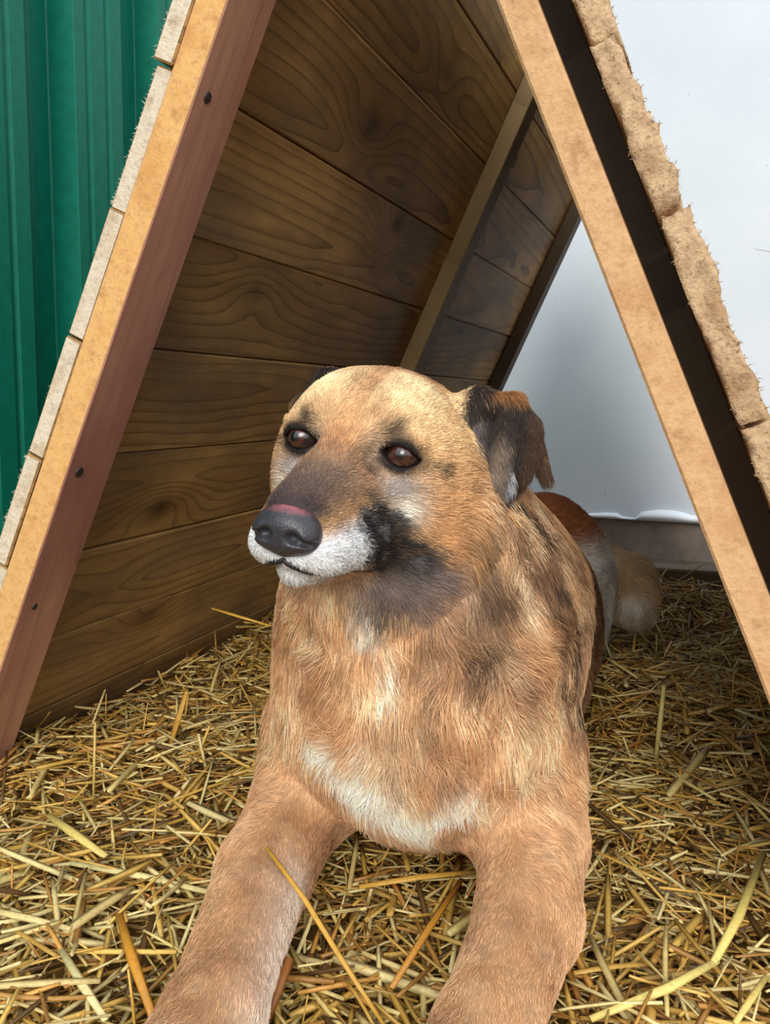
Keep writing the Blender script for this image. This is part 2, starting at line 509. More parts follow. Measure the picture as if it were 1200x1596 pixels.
# weathered timber lying at the foot of the back wall
bb = NB('grey_timber_base')
tb_me = box_mesh('timber_board', .30, .07, .05, .004, [M['timber']])
tb = bpy.data.objects.new('timber_board', tb_me); COL.objects.link(tb)
tb.matrix_world = Matrix.Translation((.16, 1.40, .0)) @ Matrix.Rotation(.06, 4, 'Z')
tb['knot'] = (9, 9, 0)
tag(tb, 'dull timber beam lying on the straw at the foot of the plinth', 'timber')
# ------------------------------------------------------------------ the dog
# head frame: origin between the eyes, x = dog's left, y = forward, z = up
HE = np.array([0.0387, -0.0784, 0.3524])
HU = np.array([0.9913, 0.0125, -0.1310]); HU /= np.linalg.norm(HU)
HW = np.array([0.0137, -0.9999, 0.0083]); HW -= HU * (HW @ HU); HW /= np.linalg.norm(HW)
HV = np.cross(HU, HW); HV = HV if HV[2] > 0 else -HV
HR = np.stack([HU, HW, HV])                       # world -> head rows
def to_head(P): return (P - HE) @ HR.T
def from_head(Q): return np.asarray(Q, float) @ HR + HE

def ell(p, c, r, rot=None):
    q = p - np.asarray(c, np.float32)
    if rot is not None: q = q @ rot
    r = np.asarray(r, np.float32)
    a = q / r
    k0 = np.sqrt((a * a).sum(1)); b = a / r
    k1 = np.sqrt((b * b).sum(1)) + 1e-9
    return k0 * (k0 - 1.0) / k1
def cap(p, a, b, ra, rb):
    a = np.asarray(a, np.float32); b = np.asarray(b, np.float32); ab = b - a
    t = np.clip(((p - a) @ ab) / float(ab @ ab), 0, 1)
    q = p - a - t[:, None] * ab
    return np.sqrt((q * q).sum(1)) - (ra + (rb - ra) * t)
def smin(a, b, k):
    h = np.clip(0.5 + 0.5 * (b - a) / k, 0, 1)
    return b + (a - b) * h - k * h * (1 - h)
def smax(a, b, k): return -smin(-a, -b, k)
def rotz(a):
    c, s = math.cos(a), math.sin(a)
    return np.array([[c, -s, 0], [s, c, 0], [0, 0, 1]], np.float32)

EYES = [(0.0359, 0.0035, 0.0), (-0.0359, 0.0035, 0.0)]
EYE_R = 0.0118
ARM_R = [(-.030, .035, .105), (-.038, .004, .052), (-.028, -.085, .036), (.012, -.225, .030), (.022, -.29, .030), (.028, -.335, .022)]
ARM_RR = [.050, .041, .034, .028, .030, .022]
ARM_L = [(.130, .045, .105), (.152, .006, .052), (.166, -.075, .037), (.163, -.185, .030), (.160, -.255, .031), (.158, -.30, .022)]
ARM_LR = [.050, .041, .034, .028, .030, .022]

def head_sdf(h):
    d = ell(h, (0, -.060, .002), (.063, .076, .052))
    d = smin(d, ell(h, (0, -.022, .010), (.050, .046, .040)), .02)
    for s in (1, -1):
        d = smin(d, ell(h, (s * .046, -.046, -.028), (.024, .052, .042)), .022)
        d = smin(d, ell(h, (s * .024, -.006, .016), (.016, .014, .010)), .014)
    d = smin(d, cap(h, (0, -.005, -.028), (0, .066, -.048), .037, .0265), .022)
    d = smin(d, cap(h, (0, -.005, -.004), (0, .082, -.036), .018, .0145), .018)
    for s in (1, -1):
        d = smin(d, ell(h, (s * .0175, .058, -.0585), (.0165, .036, .0175)), .010)
        d = smin(d, ell(h, (s * .027, .016, -.058), (.014, .034, .020)), .014)
    d = smin(d, ell(h, (0, .083, -.0605), (.0185, .0135, .0105)), .008)
    # lower jaw, a shade narrower so that the lips overhang it
    d = smin(d, cap(h, (0, -.035, -.068), (0, .074, -.0735), .029, .0105), .004)
    # median furrow of the forehead and of the philtrum
    d = smax(d, -cap(h, (0, .018, .028), (0, -.035, .062), .007, .007), .016)
    d = smax(d, -cap(h, (0, .101, -.058), (0, .093, -.069), .0020, .0020), .004)
    # mouth slit
    for s in (1, -1):
        d = smax(d, -cap(h, (s * .001, .0975, -.0690), (s * .0235, .066, -.0730), .0026, .0022), .003)
        d = smax(d, -cap(h, (s * .0235, .066, -.0735), (s * .0335, .016, -.0750), .0019, .0019), .003)
    # eye sockets, lids with an almond opening
    for (ex, ey, ez) in EYES:
        s = 1 if ex > 0 else -1
        d = smax(d, -ell(h, (ex - s * .004, ey + .016, ez - .004), (.017, .012, .010)), .014)
        lid = ell(h, (ex, ey, ez), (.0152, .0140, .0138))
        d = smin(d, lid, .007)
        d = smin(d, cap(h, (ex - s * .012, ey + .007, ez + .0095), (ex + s * .011, ey + .003, ez + .0105), .0042, .0038), .007)
        a = (h[:, 0] - ex) * s; bz = h[:, 2] - ez + 0.10 * a
        op = np.abs(bz + .0010) - .0067 * np.clip(1 - (a / .0142) ** 2, 0, 1)
        op = np.maximum(op, -(h[:, 1] - ey - .001))
        op = np.maximum(op, np.abs(a) - .014)
        d = smax(d, -op, .0015)
    return d

def ear_sdf(h):
    # dog's left ear: rises a little, folds and hangs in soft pleats
    e = cap(h, (.050, -.068, .028), (.064, -.072, .038), .015, .010)
    e = smin(e, cap(h, (.064, -.072, .039), (.086, -.080, .041), .009, .0075), .008)
    e = smin(e, cap(h, (.086, -.080, .041), (.099, -.085, .026), .0075, .0065), .006)
    e = smin(e, cap(h, (.099, -.085, .026), (.117, -.089, -.008), .007, .004), .006)
    e = smin(e, ell(h, (.090, -.082, .008), (.020, .006, .032)), .006)
    e = smin(e, ell(h, (.078, -.080, .020), (.016, .007, .022)), .006)
    e = smin(e, cap(h, (.086, -.076, .032), (.084, -.068, -.018), .008, .0105), .005)
    e = smin(e, ell(h, (.087, -.070, -.018), (.012, .007, .013)), .005)
    e = smin(e, cap(h, (.067, -.072, .028), (.067, -.066, .004), .007, .0085), .004)
    e = smin(e, cap(h, (.063, -.068, -.004), (.064, -.066, -.018), .006, .005), .004)
    # dog's right ear, laid back along the skull
    g = cap(h, (-.048, -.080, .030), (-.064, -.090, .038), .012, .008)
    g = smin(g, cap(h, (-.064, -.090, .038), (-.084, -.096, .014), .008, .007), .008)
    g = smin(g, cap(h, (-.084, -.096, .014), (-.084, -.096, -.010), .008, .006), .008)
    return e, g

def body_sdf(p):
    d = ell(p, (.058, .31, .115), (.102, .32, .130))
    d = smin(d, ell(p, (.058, .035, .155), (.102, .098, .108)), .05)
    d = smin(d, ell(p, (.058, .002, .130), (.066, .072, .072)), .05)
    for s, x in ((-1, -.016), (1, .117)):
        d = smin(d, ell(p, (x, .045, .145), (.042, .080, .105)), .045)
    # thick neck and ruff
    d = smin(d, cap(p, (.066, .10, .215), (.046, -.004, .300), .104, .078), .05)
    d = smin(d, cap(p, (.060, .02, .215), (.046, -.018, .262), .092, .062), .04)
    d = smin(d, ell(p, (.012, .005, .215), (.052, .062, .070)), .035)
    # hindquarters
    d = smin(d, ell(p, (.036, .66, .128), (.096, .140, .120)), .05)
    d = smin(d, ell(p, (.098, .635, .100), (.044, .110, .108)), .03)
    d = smin(d, ell(p, (-.030, .635, .085), (.046, .115, .095)), .03)
    for s, x in ((1, .108), (-1, -.06)):
        d = smin(d, cap(p, (x - s * .01, .70, .03), (x, .57, .022), .030, .024), .02)
        d = smin(d, cap(p, (x, .57, .022), (x + s * .01, .51, .016), .024, .020), .015)
    # tail curled to the side
    tl = [(.055, .79, .13), (.100, .83, .115), (.150, .81, .100), (.166, .75, .078)]
    tr = [.034, .036, .038, .030]
    t = cap(p, tl[0], tl[1], tr[0], tr[1])
    for i in (1, 2): t = smin(t, cap(p, tl[i], tl[i + 1], tr[i], tr[i + 1]), .02)
    d = smin(d, t, .02)
    # forelegs
    for A, Rr in ((ARM_R, ARM_RR), (ARM_L, ARM_LR)):
        l = cap(p, A[0], A[1], Rr[0], Rr[1])
        for i in range(1, len(A) - 1):
            l = smin(l, cap(p, A[i], A[i + 1], Rr[i], Rr[i + 1]), .012)
        a, b = np.array(A[-2]), np.array(A[-1])
        fw = (b - a) / np.linalg.norm(b - a); sd = np.cross(fw, (0, 0, 1)); sd /= np.linalg.norm(sd)
        for k, off in enumerate((-.024, -.009, .009, .024)):
            tip = b + sd * off * 1.05 + fw * (.012 if k in (1, 2) else -.002)
            l = smin(l, cap(p, a + sd * off * .7, tip, .0135, .0125), .006)
        d = smin(d, l, .024)
    # skin folds behind the left shoulder, running down the flank
    for yy in (.150, .205, .262):
        q = p[:, 1] - yy - 0.25 * (p[:, 2] - .15)
        w = np.exp(-(q / .012) ** 2) * np.clip((p[:, 0] - .09) / .05, 0, 1) * np.clip((p[:, 2] - .02) / .05, 0, 1)
        d = d + .0075 * w
    # crease where each foreleg meets the chest
    return d

def dog_sdf(p):
    p = np.asarray(p, np.float32)
    d = body_sdf(p)
    h = to_head(p).astype(np.float32)
    near = (np.abs(h[:, 0]) < .2) & (h[:, 1] > -.2) & (h[:, 1] < .22) & (np.abs(h[:, 2]) < .2)
    if near.any():
        hn = h[near]
        hd = head_sdf(hn)
        e, g = ear_sdf(hn)
        dn = smin(d[near], hd, .013)
        dn = smin(dn, e, .006)
        dn = smin(dn, g, .006)
        d = d.copy(); d[near] = dn
    return d

def surface_nets(fn, xs, ys, zs, block=6, margin=1.5):
    nx, ny, nz = len(xs), len(ys), len(zs)
    D = np.full((nx, ny, nz), 1.0, np.float32)
    bx, by, bz = [np.arange(0, n, block) for n in (nx, ny, nz)]
    ce = lambda a, i: a[np.minimum(i + block // 2, len(a) - 1)]
    G = np.stack(np.meshgrid(ce(xs, bx), ce(ys, by), ce(zs, bz), indexing='ij'), -1).reshape(-1, 3)
    dv = fn(G).reshape(len(bx), len(by), len(bz))
    step = max(np.diff(xs).max(), np.diff(ys).max(), np.diff(zs).max())
    rad = step * block * 0.5 * math.sqrt(3) * margin + step
    up = np.repeat(np.repeat(np.repeat(dv, block, 0), block, 1), block, 2)[:nx, :ny, :nz]
    D[:] = np.where(up < 0, -1.0, 1.0)
    mask = np.abs(up) < rad
    I = np.nonzero(mask)
    P = np.stack([xs[I[0]], ys[I[1]], zs[I[2]]], -1).astype(np.float32)
    out = np.empty(len(P), np.float32)
    for a in range(0, len(P), 400000): out[a:a + 400000] = fn(P[a:a + 400000])
    D[I] = out
    S = D < 0
    # vertices: mean of edge crossings per mixed cell
    cnt = np.zeros((nx - 1, ny - 1, nz - 1), np.int8)
    for i in (0, 1):
        for j in (0, 1):
            for k in (0, 1): cnt += S[i:nx - 1 + i, j:ny - 1 + j, k:nz - 1 + k]
    cell = (cnt > 0) & (cnt < 8)
    ci = np.stack(np.nonzero(cell), -1)
    vid = np.full(cell.shape, -1, np.int64); vid[cell] = np.arange(len(ci))
    acc = np.zeros((len(ci), 3)); num = np.zeros(len(ci))
    cor = [(i, j, k) for i in (0, 1) for j in (0, 1) for k in (0, 1)]
    X = [xs, ys, zs]
    for a in range(8):
        for b in range(a + 1, 8):
            df = [cor[b][q] - cor[a][q] for q in range(3)]
            if sum(map(abs, df)) != 1: continue
            ia = ci + cor[a]; ib = ci + cor[b]
            da = D[ia[:, 0], ia[:, 1], ia[:, 2]]; db = D[ib[:, 0], ib[:, 1], ib[:, 2]]
            m = (da < 0) != (db < 0)
            t = np.where(m, da / np.where(m, da - db, 1), 0)[:, None]
            pa = np.stack([X[q][ia[:, q]] for q in range(3)], -1); pb = np.stack([X[q][ib[:, q]] for q in range(3)], -1)
            acc += np.where(m[:, None], pa + t * (pb - pa), 0); num += m
    V = acc / num[:, None]
    F = []
    def quads(ax):
        sl0 = [slice(1, n - 1) for n in (nx, ny, nz)]; sl1 = list(sl0)
        sl0[ax] = slice(0, (nx, ny, nz)[ax] - 1); sl1[ax] = slice(1, (nx, ny, nz)[ax])
        A, B = S[tuple(sl0)], S[tuple(sl1)]
        o = np.array([1, 1, 1]); o[ax] = 0
        E = np.stack(np.nonzero(A != B), -1) + o
        ins = A[A != B]
        u, v = [(1, 2), (2, 0), (0, 1)][ax]
        def g(du, dv):
            c = E.copy(); c[:, u] -= du; c[:, v] -= dv
            return vid[c[:, 0], c[:, 1], c[:, 2]]
        q = np.stack([g(1, 1), g(0, 1), g(0, 0), g(1, 0)], -1)
        q[~ins] = q[~ins][:, ::-1]
        return q[(q >= 0).all(1)]
    F = np.concatenate([quads(a) for a in range(3)])
    return V, F

def graded(lo, hi, flo, fhi, fine, coarse):
    """grid line positions: fine between flo and fhi, coarse outside"""
    out = [flo]
    st = fine
    x = flo
    while x > lo:
        st = min(st * 1.12, coarse); x -= st; out.append(x)
    out = out[::-1]
    x = flo
    while x < fhi: x += fine; out.append(x)
    st = fine
    while x < hi:
        st = min(st * 1.12, coarse); x += st; out.append(x)
    return np.array(out, np.float32)

dog = empty('dog', (0.062, 0.20, 0.0))
tag(dog, 'large tan shepherd-like dog with dark muzzle lying on straw under the wooden shelter', 'dog')
gx = graded(-.17, .28, -.06, .175, .0021, .006)
gy = graded(-.37, .89, -.225, .03, .0021, .006)
gz = graded(-.06, .44, .25, .425, .0021, .006)
BV, BF = surface_nets(dog_sdf, gx, gy, gz)
print('dog grid', len(gx), len(gy), len(gz), 'verts', len(BV), 't', time.time() - T0)

# ---- coat colours ---------------------------------------------------------------
def sm(a, b, x): 
    t = np.clip((x - a) / (b - a), 0, 1); return t * t * (3 - 2 * t)
def vnoise(P, scale, seed=0):
    """cheap smooth value noise, 0..1"""
    q = P * scale + seed * 17.31
    i = np.floor(q).astype(np.int64); f = q - i; f = f * f * (3 - 2 * f)
    def hsh(a, b, c):
        n = (a * 374761393 + b * 668265263 + c * 1274126177 + seed * 97) & 0x7fffffff
        n = ((n ^ (n >> 13)) * 1274126177) & 0x7fffffff
        return ((n ^ (n >> 16)) & 0xffff) / 65535.0
    r = 0
    for a in (0, 1):
        for b in (0, 1):
            for c in (0, 1):
                w = (f[:, 0] if a else 1 - f[:, 0]) * (f[:, 1] if b else 1 - f[:, 1]) * (f[:, 2] if c else 1 - f[:, 2])
                r = r + w * hsh(i[:, 0] + a, i[:, 1] + b, i[:, 2] + c)
    return r
def blob(P, c, r): 
    q = (P - np.asarray(c)) / np.asarray(r); return np.exp(-(q * q).sum(1))
def segdist(P, a, b):
    a = np.asarray(a, float); b = np.asarray(b, float); ab = b - a
    t = np.clip(((P - a) @ ab) / (ab @ ab), 0, 1)
    return np.linalg.norm(P - a - t[:, None] * ab, axis=1)

def coat(P):
    """linear albedo, hair length, comb direction for points on the skin"""
    n = len(P)
    H = to_head(P); x, y, z = H.T; ax = np.abs(x)
    HS = np.stack([ax, y, z], -1)
    X, Y, Z = P.T
    # curved streak noise following the coat
    n1 = vnoise(P, 55, 1); n2 = vnoise(P, 160, 2); n3 = vnoise(P, 22, 3)
    ns = vnoise(P * np.array([1.0, 1.0, .35]), 90, 4)
    C = np.empty((n, 3)); C[:] = lin((214, 166, 118))
    def put(w, rgb):
        nonlocal C
        w = np.clip(w, 0, 1)[:, None]; C = C * (1 - w) + lin(rgb) * w
    aw0 = 1 - sm(.07, .11, Z)
    # ---- body
    put(.9 * sm(.45, .75, ns), (244, 216, 176))
    put(.65 * sm(.5, .72, n1) , (176, 120, 76))
    put(.35 * sm(.55, .8, n3), (160, 108, 70))
    back = sm(.10, .17, Y) * sm(.02, .12, Z)
    put(back * .9, (150, 104, 68))
    put(back * sm(.45, .7, vnoise(P * np.array([1, 1, .15]), 60, 6)) * .8, (84, 58, 40))
    # saddle darkening on top of neck and withers, streaks running down the left neck
    put(sm(.10, .16, X) * sm(.02, .07, Y) * sm(.14, .26, Z) * .55 * (.5 + ns), (92, 64, 44))
    for (a, b, r_) in (((.115, -.040, .272), (.122, -.038, .252), .020), ((.138, -.012, .292), (.168, -.004, .235), .011), ((.168, -.004, .235), (.184, .03, .13), .008), ((.150, .01, .27), (.190, .07, .12), .010), ((.125, -.055, .225), (.118, -.052, .205), .014), ((.10, -.075, .245), (.11, -.07, .235), .014)):
        put(np.exp(-(segdist(P, a, b) / r_) ** 2) * (.35 + .8 * n1), (58, 42, 34))
    for line, r_, k_ in STREAKS:
        dd = np.min([segdist(P, line[i], line[i + 1]) for i in range(len(line) - 1)], axis=0)
        put(np.exp(-(dd / r_) ** 2) * k_ * (.7 + .5 * n1), (52, 37, 28))
    nk = sm(.05, .10, X) * (1 - sm(.10, .14, Y)) * sm(.12, .2, Z)
    put(nk * .75 * sm(.56, .70, vnoise(P * np.array([1, 1, .5]), 75, 61)), (110, 74, 48))
    put((1 - aw0) * .5 * sm(.60, .72, vnoise(P * np.array([1, 1, .45]), 120, 62)) * (1 - sm(.1, .14, Y)), (136, 92, 58))
    for yy in (.150, .205, .262):
        q = Y - yy - .25 * (Z - .15)
        put(np.exp(-(q / .013) ** 2) * sm(.10, .15, X) * sm(.0, .05, Z) * .85, (66, 44, 32))
    # rump russet, thigh whitish, tail beige
    rump = sm(.40, .52, Y) * sm(.12, .18, Z)
    put(rump * .95, (166, 96, 50))
    put(sm(.50, .54, Y) * sm(.080, .098, X) * (1 - sm(.175, .21, Z)) * .95, (246, 238, 228))
    put(np.maximum(sm(.128, .142, X) * sm(.71, .74, Y), sm(.78, .81, Y)), (206, 172, 128))
    # forelegs
    arm = np.minimum(segdist(P, ARM_R[1], ARM_R[3]), segdist(P, ARM_L[1], ARM_L[3]))
    arm = np.minimum(arm, np.minimum(segdist(P, ARM_R[3], ARM_R[5]), segdist(P, ARM_L[3], ARM_L[5])))
    aw = (1 - sm(.045, .075, arm)) * (1 - sm(.07, .11, Z))
    put(aw * .9, (198, 150, 106))
    put(aw * sm(.45, .7, n3) * .5, (172, 122, 82))
    put(aw * sm(.5, .75, n1) * .35, (222, 184, 142))
    inner = np.exp(-((segdist(P, (.010, -.110, .045), (.044, -.235, .030))) / .019) ** 2)
    put(inner * 1.0, (226, 202, 184))
    inner = np.exp(-((segdist(P, (.150, -.05, .03), (.146, -.17, .012))) / .016) ** 2)
    put(inner * .4, (222, 186, 160))
    # ---- white marks of chest and throat (centre line x ~ .05)
    for (a, b, r_, s_) in WHITE:
        put(np.exp(-(segdist(P, a, b) / r_) ** 2.5) * s_ * (.75 + .5 * ns), (242, 232, 216))
    for (a, b, r_, s_) in DARK:
        put(np.exp(-(segdist(P, a, b) / r_) ** 2) * s_ * (.6 + .6 * n1), (120, 80, 52))
    # ---- head
    hw = sm(-.135, -.085, y) * sm(-.125, -.085, z) * (1 - sm(.075, .09, ax))
    B = np.empty((n, 3)); B[:] = lin((214, 164, 108))
    C0 = C; C = B
    put(blob(HS, (.026, -.025, .035), (.032, .045, .032)) * .95, (246, 220, 176))          # pale forehead
    put(blob(HS, (.055, -.05, .01), (.022, .045, .04)) * .7, (238, 202, 152))
    put(blob(HS, (0, -.02, .045), (.008, .05, .04)) * .65, (190, 136, 90))             # brown centre line
    put(blob(HS, (.006, -.070, .055), (.036, .036, .018)) * .95 * (.5 + n1), (142, 94, 60))
    put(blob(HS, (.066, -.045, -.045), (.016, .030, .03)) * sm(.42, .6, vnoise(P, 90, 71)) * .8, (120, 80, 52))        # crown
    put(blob(HS, (0, .020, .0), (.020, .030, .02)) * .8, (204, 146, 94))               # bridge
    put(blob(HS, (.020, .028, -.018), (.012, .020, .014)) * .8, (178, 120, 74))
    put(blob(HS, (.062, -.035, -.045), (.022, .035, .03)) * .8 * (n1 + .35), (190, 128, 76))
    fh = 1 - .75 * blob(HS, (.025, -.02, .03), (.05, .05, .04))
    put(.5 * fh * sm(.5, .72, n1), (160, 106, 66))
    put(.4 * fh * sm(.55, .75, n2), (112, 78, 54))
    put(blob(HS, (.040, .016, -.020), (.018, .020, .014)) * 1.0, (150, 140, 136))      # grey under the eye
    put(blob(HS, (.018, .014, .002), (.009, .014, .012)) * .75, (206, 190, 170))
    put(blob(HS, (.046, .012, -.037), (.011, .014, .010)) * 1.1, (232, 222, 210))
    put(blob(HS, (.006, .052, -.018), (.022, .030, .017)) * 1.05, (112, 90, 82))      # muzzle greying to the nose
    put(blob(HS, (.004, .078, -.022), (.026, .026, .018)) * 1.0, (84, 69, 65))
    put(blob(HS, (.004, .095, -.031), (.022, .016, .010)) * 1.4, (70, 56, 56))
    wm = sm(.036, .050, y + .25 * (z + .06)) * (1 - sm(-.052, -.040, z - .24 * (.085 - y)))
    put(wm * .98, (224, 224, 228))                                                     # white muzzle
    put(wm * sm(.52, .66, vnoise(P, 420, 8)) * .85 * sm(.100, .05, y), (86, 86, 92))
    HS = HS + (np.stack([vnoise(P, 130, 51), vnoise(P, 130, 52), vnoise(P, 130, 53)], -1) - .5) * .010
    mask = blob(HS, (.040, .026, -.056), (.018, .022, .026)) + .95 * blob(HS, (.054, .004, -.074), (.020, .024, .017)) + .75 * blob(HS, (.034, .044, -.038), (.010, .013, .016))
    put(sm(.16, .60, mask) * (.85 + .3 * n2), (30, 27, 28))
    put(sm(.30, .6, mask) * sm(.60, .72, n2) * .5, (118, 112, 112))
    put(blob(HS, (.048, .0, -.104), (.030, .035, .017)) * 1.2, (122, 106, 102))        # grey throat
    put(blob(HS, (.0, .03, -.088), (.03, .06, .010)) * .6, (150, 138, 130))
    HS = np.stack([ax, y, z], -1)
    for (ex, ey, ez) in EYES[:1]:
        de = np.sqrt(((HS - np.array([ex, ey + .006, ez])) ** 2 * np.array([.8, .45, 1.15])).sum(1))
        put(1 - sm(.0108, .0160, de), (32, 26, 25))
        put(blob(HS, (ex - .006, ey + .010, ez + .0135), (.010, .010, .0055)) * .9, (52, 42, 38))
        put(blob(HS, (ex - .014, ey + .012, ez - .006), (.006, .010, .008)) * .8, (74, 64, 60))
        put(np.exp(-(segdist(HS, (ex + .012, ey, ez - .003), (ex + .027, ey - .016, ez - .008)) / .0042) ** 2) * .9, (44, 34, 30))
        put(np.exp(-(segdist(HS, (ex - .012, ey + .012, ez - .004), (ex - .017, ey + .022, ez - .016)) / .005) ** 2) * .8, (70, 58, 52))
        put(np.exp(-(segdist(HS, (ex - .010, ey + .012, ez + .015), (ex - .002, ey + .010, ez + .019)) / .0045) ** 2) * .75, (60, 48, 42))
    # mouth line
    ml = np.minimum(segdist(HS, (.003, .0995, -.0690), (.0235, .068, -.0735)), segdist(HS, (.0235, .068, -.0735), (.0335, .016, -.0750)))
    put(1 - sm(.0028, .0052, ml), (28, 25, 27))
    C = C0 * (1 - hw[:, None]) + C * hw[:, None]
    put(np.maximum.reduce([blob(P, c_, (.020, .03, .012)) for c_ in ((.058, -.083, .256), (.080, -.076, .256), (.096, -.068, .262))]) * 1.1 * (.7 + .4 * n1), (118, 102, 98))
    put(blob(P, (.062, -.083, .243), (.016, .02, .006)) * .8, (64, 52, 46))
    # ears
    hn = H.astype(np.float32)
    e, g = ear_sdf(hn)
    ear = 1 - sm(.002, .006, np.minimum(e, g)); ear = ear * sm(.052, .058, ax)
    put(ear, (50, 41, 38))
    put(ear * sm(.040, .047, z) * (x > 0) * sm(.068, .076, x), (146, 96, 50))
    put(ear * sm(.094, .106, x) * .8, (82, 58, 40))
    put(ear * np.exp(-(segdist(H, (.086, -.062, .01), (.084, -.058, -.025)) / .008) ** 2) * .8, (136, 116, 102))
    put(ear * np.exp(-(segdist(H, (.067, -.060, .025), (.068, -.057, .002)) / .006) ** 2) * .7, (122, 110, 110))
    put(ear * np.exp(-(segdist(H, (.098, -.068, -.002), (.096, -.062, -.026)) / .0035) ** 2) * .9, (196, 196, 206))
    put(ear * (x < 0) * (1 - sm(.0, .03, z)) * .8, (170, 120, 80))
    # ---- lengths
    Ln = np.full(n, .021)
    Ln = Ln * (1 - .72 * aw)
    Ln = np.where(Y > .12, .016, Ln)
    Ln = np.where((Y > .72), .024, Ln)
    fl = .0045 + .006 * sm(-.02, -.09, y) + .004 * sm(.04, .07, ax)
    fl = np.where(y > .05, .0032, fl)
    Ln = Ln * (1 - hw) + fl * hw
    Ln = np.where(ear > .5, .0075, Ln)
    ed = np.sqrt(((HS - np.array(EYES[0])) ** 2).sum(1))
    Ln = Ln * (.18 + .82 * sm(.013, .024, ed))
    # ---- comb
    dirw = np.empty((n, 3)); dirw[:] = (0, .25, -1.0)
    dirw[:, 0] += (X - .055) * 4
    side = sm(.08, .16, Y)[:, None]
    dirw = dirw * (1 - side) + np.array([0, 1.0, -.45]) * side
    tw = (sm(.70, .74, Y) * sm(.11, .135, X))[:, None]
    dirw = dirw * (1 - tw) + np.array([.3, 0.05, -1.0]) * tw
    for A in (ARM_R, ARM_L):
        dd = np.minimum(segdist(P, A[1], A[3]), segdist(P, A[3], A[5]))
        w = ((1 - sm(.035, .065, dd)) * (1 - sm(.05, .09, Z)))[:, None]
        ad = np.array(A[3]) - np.array(A[1]); ad /= np.linalg.norm(ad)
        dirw = dirw * (1 - w) + ad * w
    hd = np.stack([x * 6, np.full(n, -1.0), z * 5 + .15], -1)
    hd[:, 2] -= sm(-.03, -.07, y) * .9
    hd = hd / np.linalg.norm(hd, axis=1)[:, None] @ HR
    hw2 = hw[:, None]
    dirw = dirw * (1 - hw2) + hd * hw2
    er = (ear > .5)
    dirw[er] = np.array([.2, .1, -1.0])
    return np.clip(C, 0, 1), Ln, dirw

WHITE = [((.0480, -.0790, .2420), (.0500, -.0750, .2310), .0105, 1.15),
         ((.0580, -.0750, .2050), (.0600, -.0750, .1850), .0050, 1.2),
         ((.0050, -.0620, .1330), (.0480, -.0760, .1080), .010, 1.1),
         ((.0480, -.0760, .1080), (.0796, -.0650, .0800), .016, 1.15),
         ((.0796, -.0650, .0840), (.1180, -.0570, .1140), .010, 1.1),
         ((.0500, -.0760, .1500), (.0560, -.0760, .1100), .006, .7)]
DARK = [((.066, -.077, .165), (.066, -.077, .12), .008, .6), ((.058, -.085, .215), (.060, -.08, .2), .010, .5)]
STREAKS = [([(.128, .020, .312), (.1400, .027, .292), (.1530, .021, .268), (.1640, .018, .242), (.1723, .0300, .2100), (.1740, .040, .175), (.172, .05, .14)], .0085, 1.5),
           ([(.120, -.005, .295), (.138, .004, .275), (.152, .000, .245), (.162, .002, .215), (.168, .010, .185), (.170, .02, .15)], .0060, 1.1),
           ([(.108, -.046, .285), (.116, -.042, .268), (.124, -.038, .255)], .013, .9)]
#COATFIX

skin_mat = NB('dog_skin_and_undercoat')
at_ = skin_mat.n('ShaderNodeAttribute', attribute_type='GEOMETRY', attribute_name='coat')
nn = skin_mat.noise(skin_mat.obj(), 900, 2, 0.6)
skin_mat.bump(nn, 0.4, 0.001)
skin_mat = skin_mat.out(at_.outputs['Color'], 0.7, 0.2)
body = fast_mesh('body', BV - np.array(dog.location), BF, skin_mat, True)
body.parent = dog
bc, bl, bd = coat(BV)
ca = body.data.color_attributes.new('coat', 'FLOAT_COLOR', 'POINT')
ca.data.foreach_set('color', np.concatenate([bc * .8, np.ones((len(bc), 1))], 1).astype(np.float32).ravel())

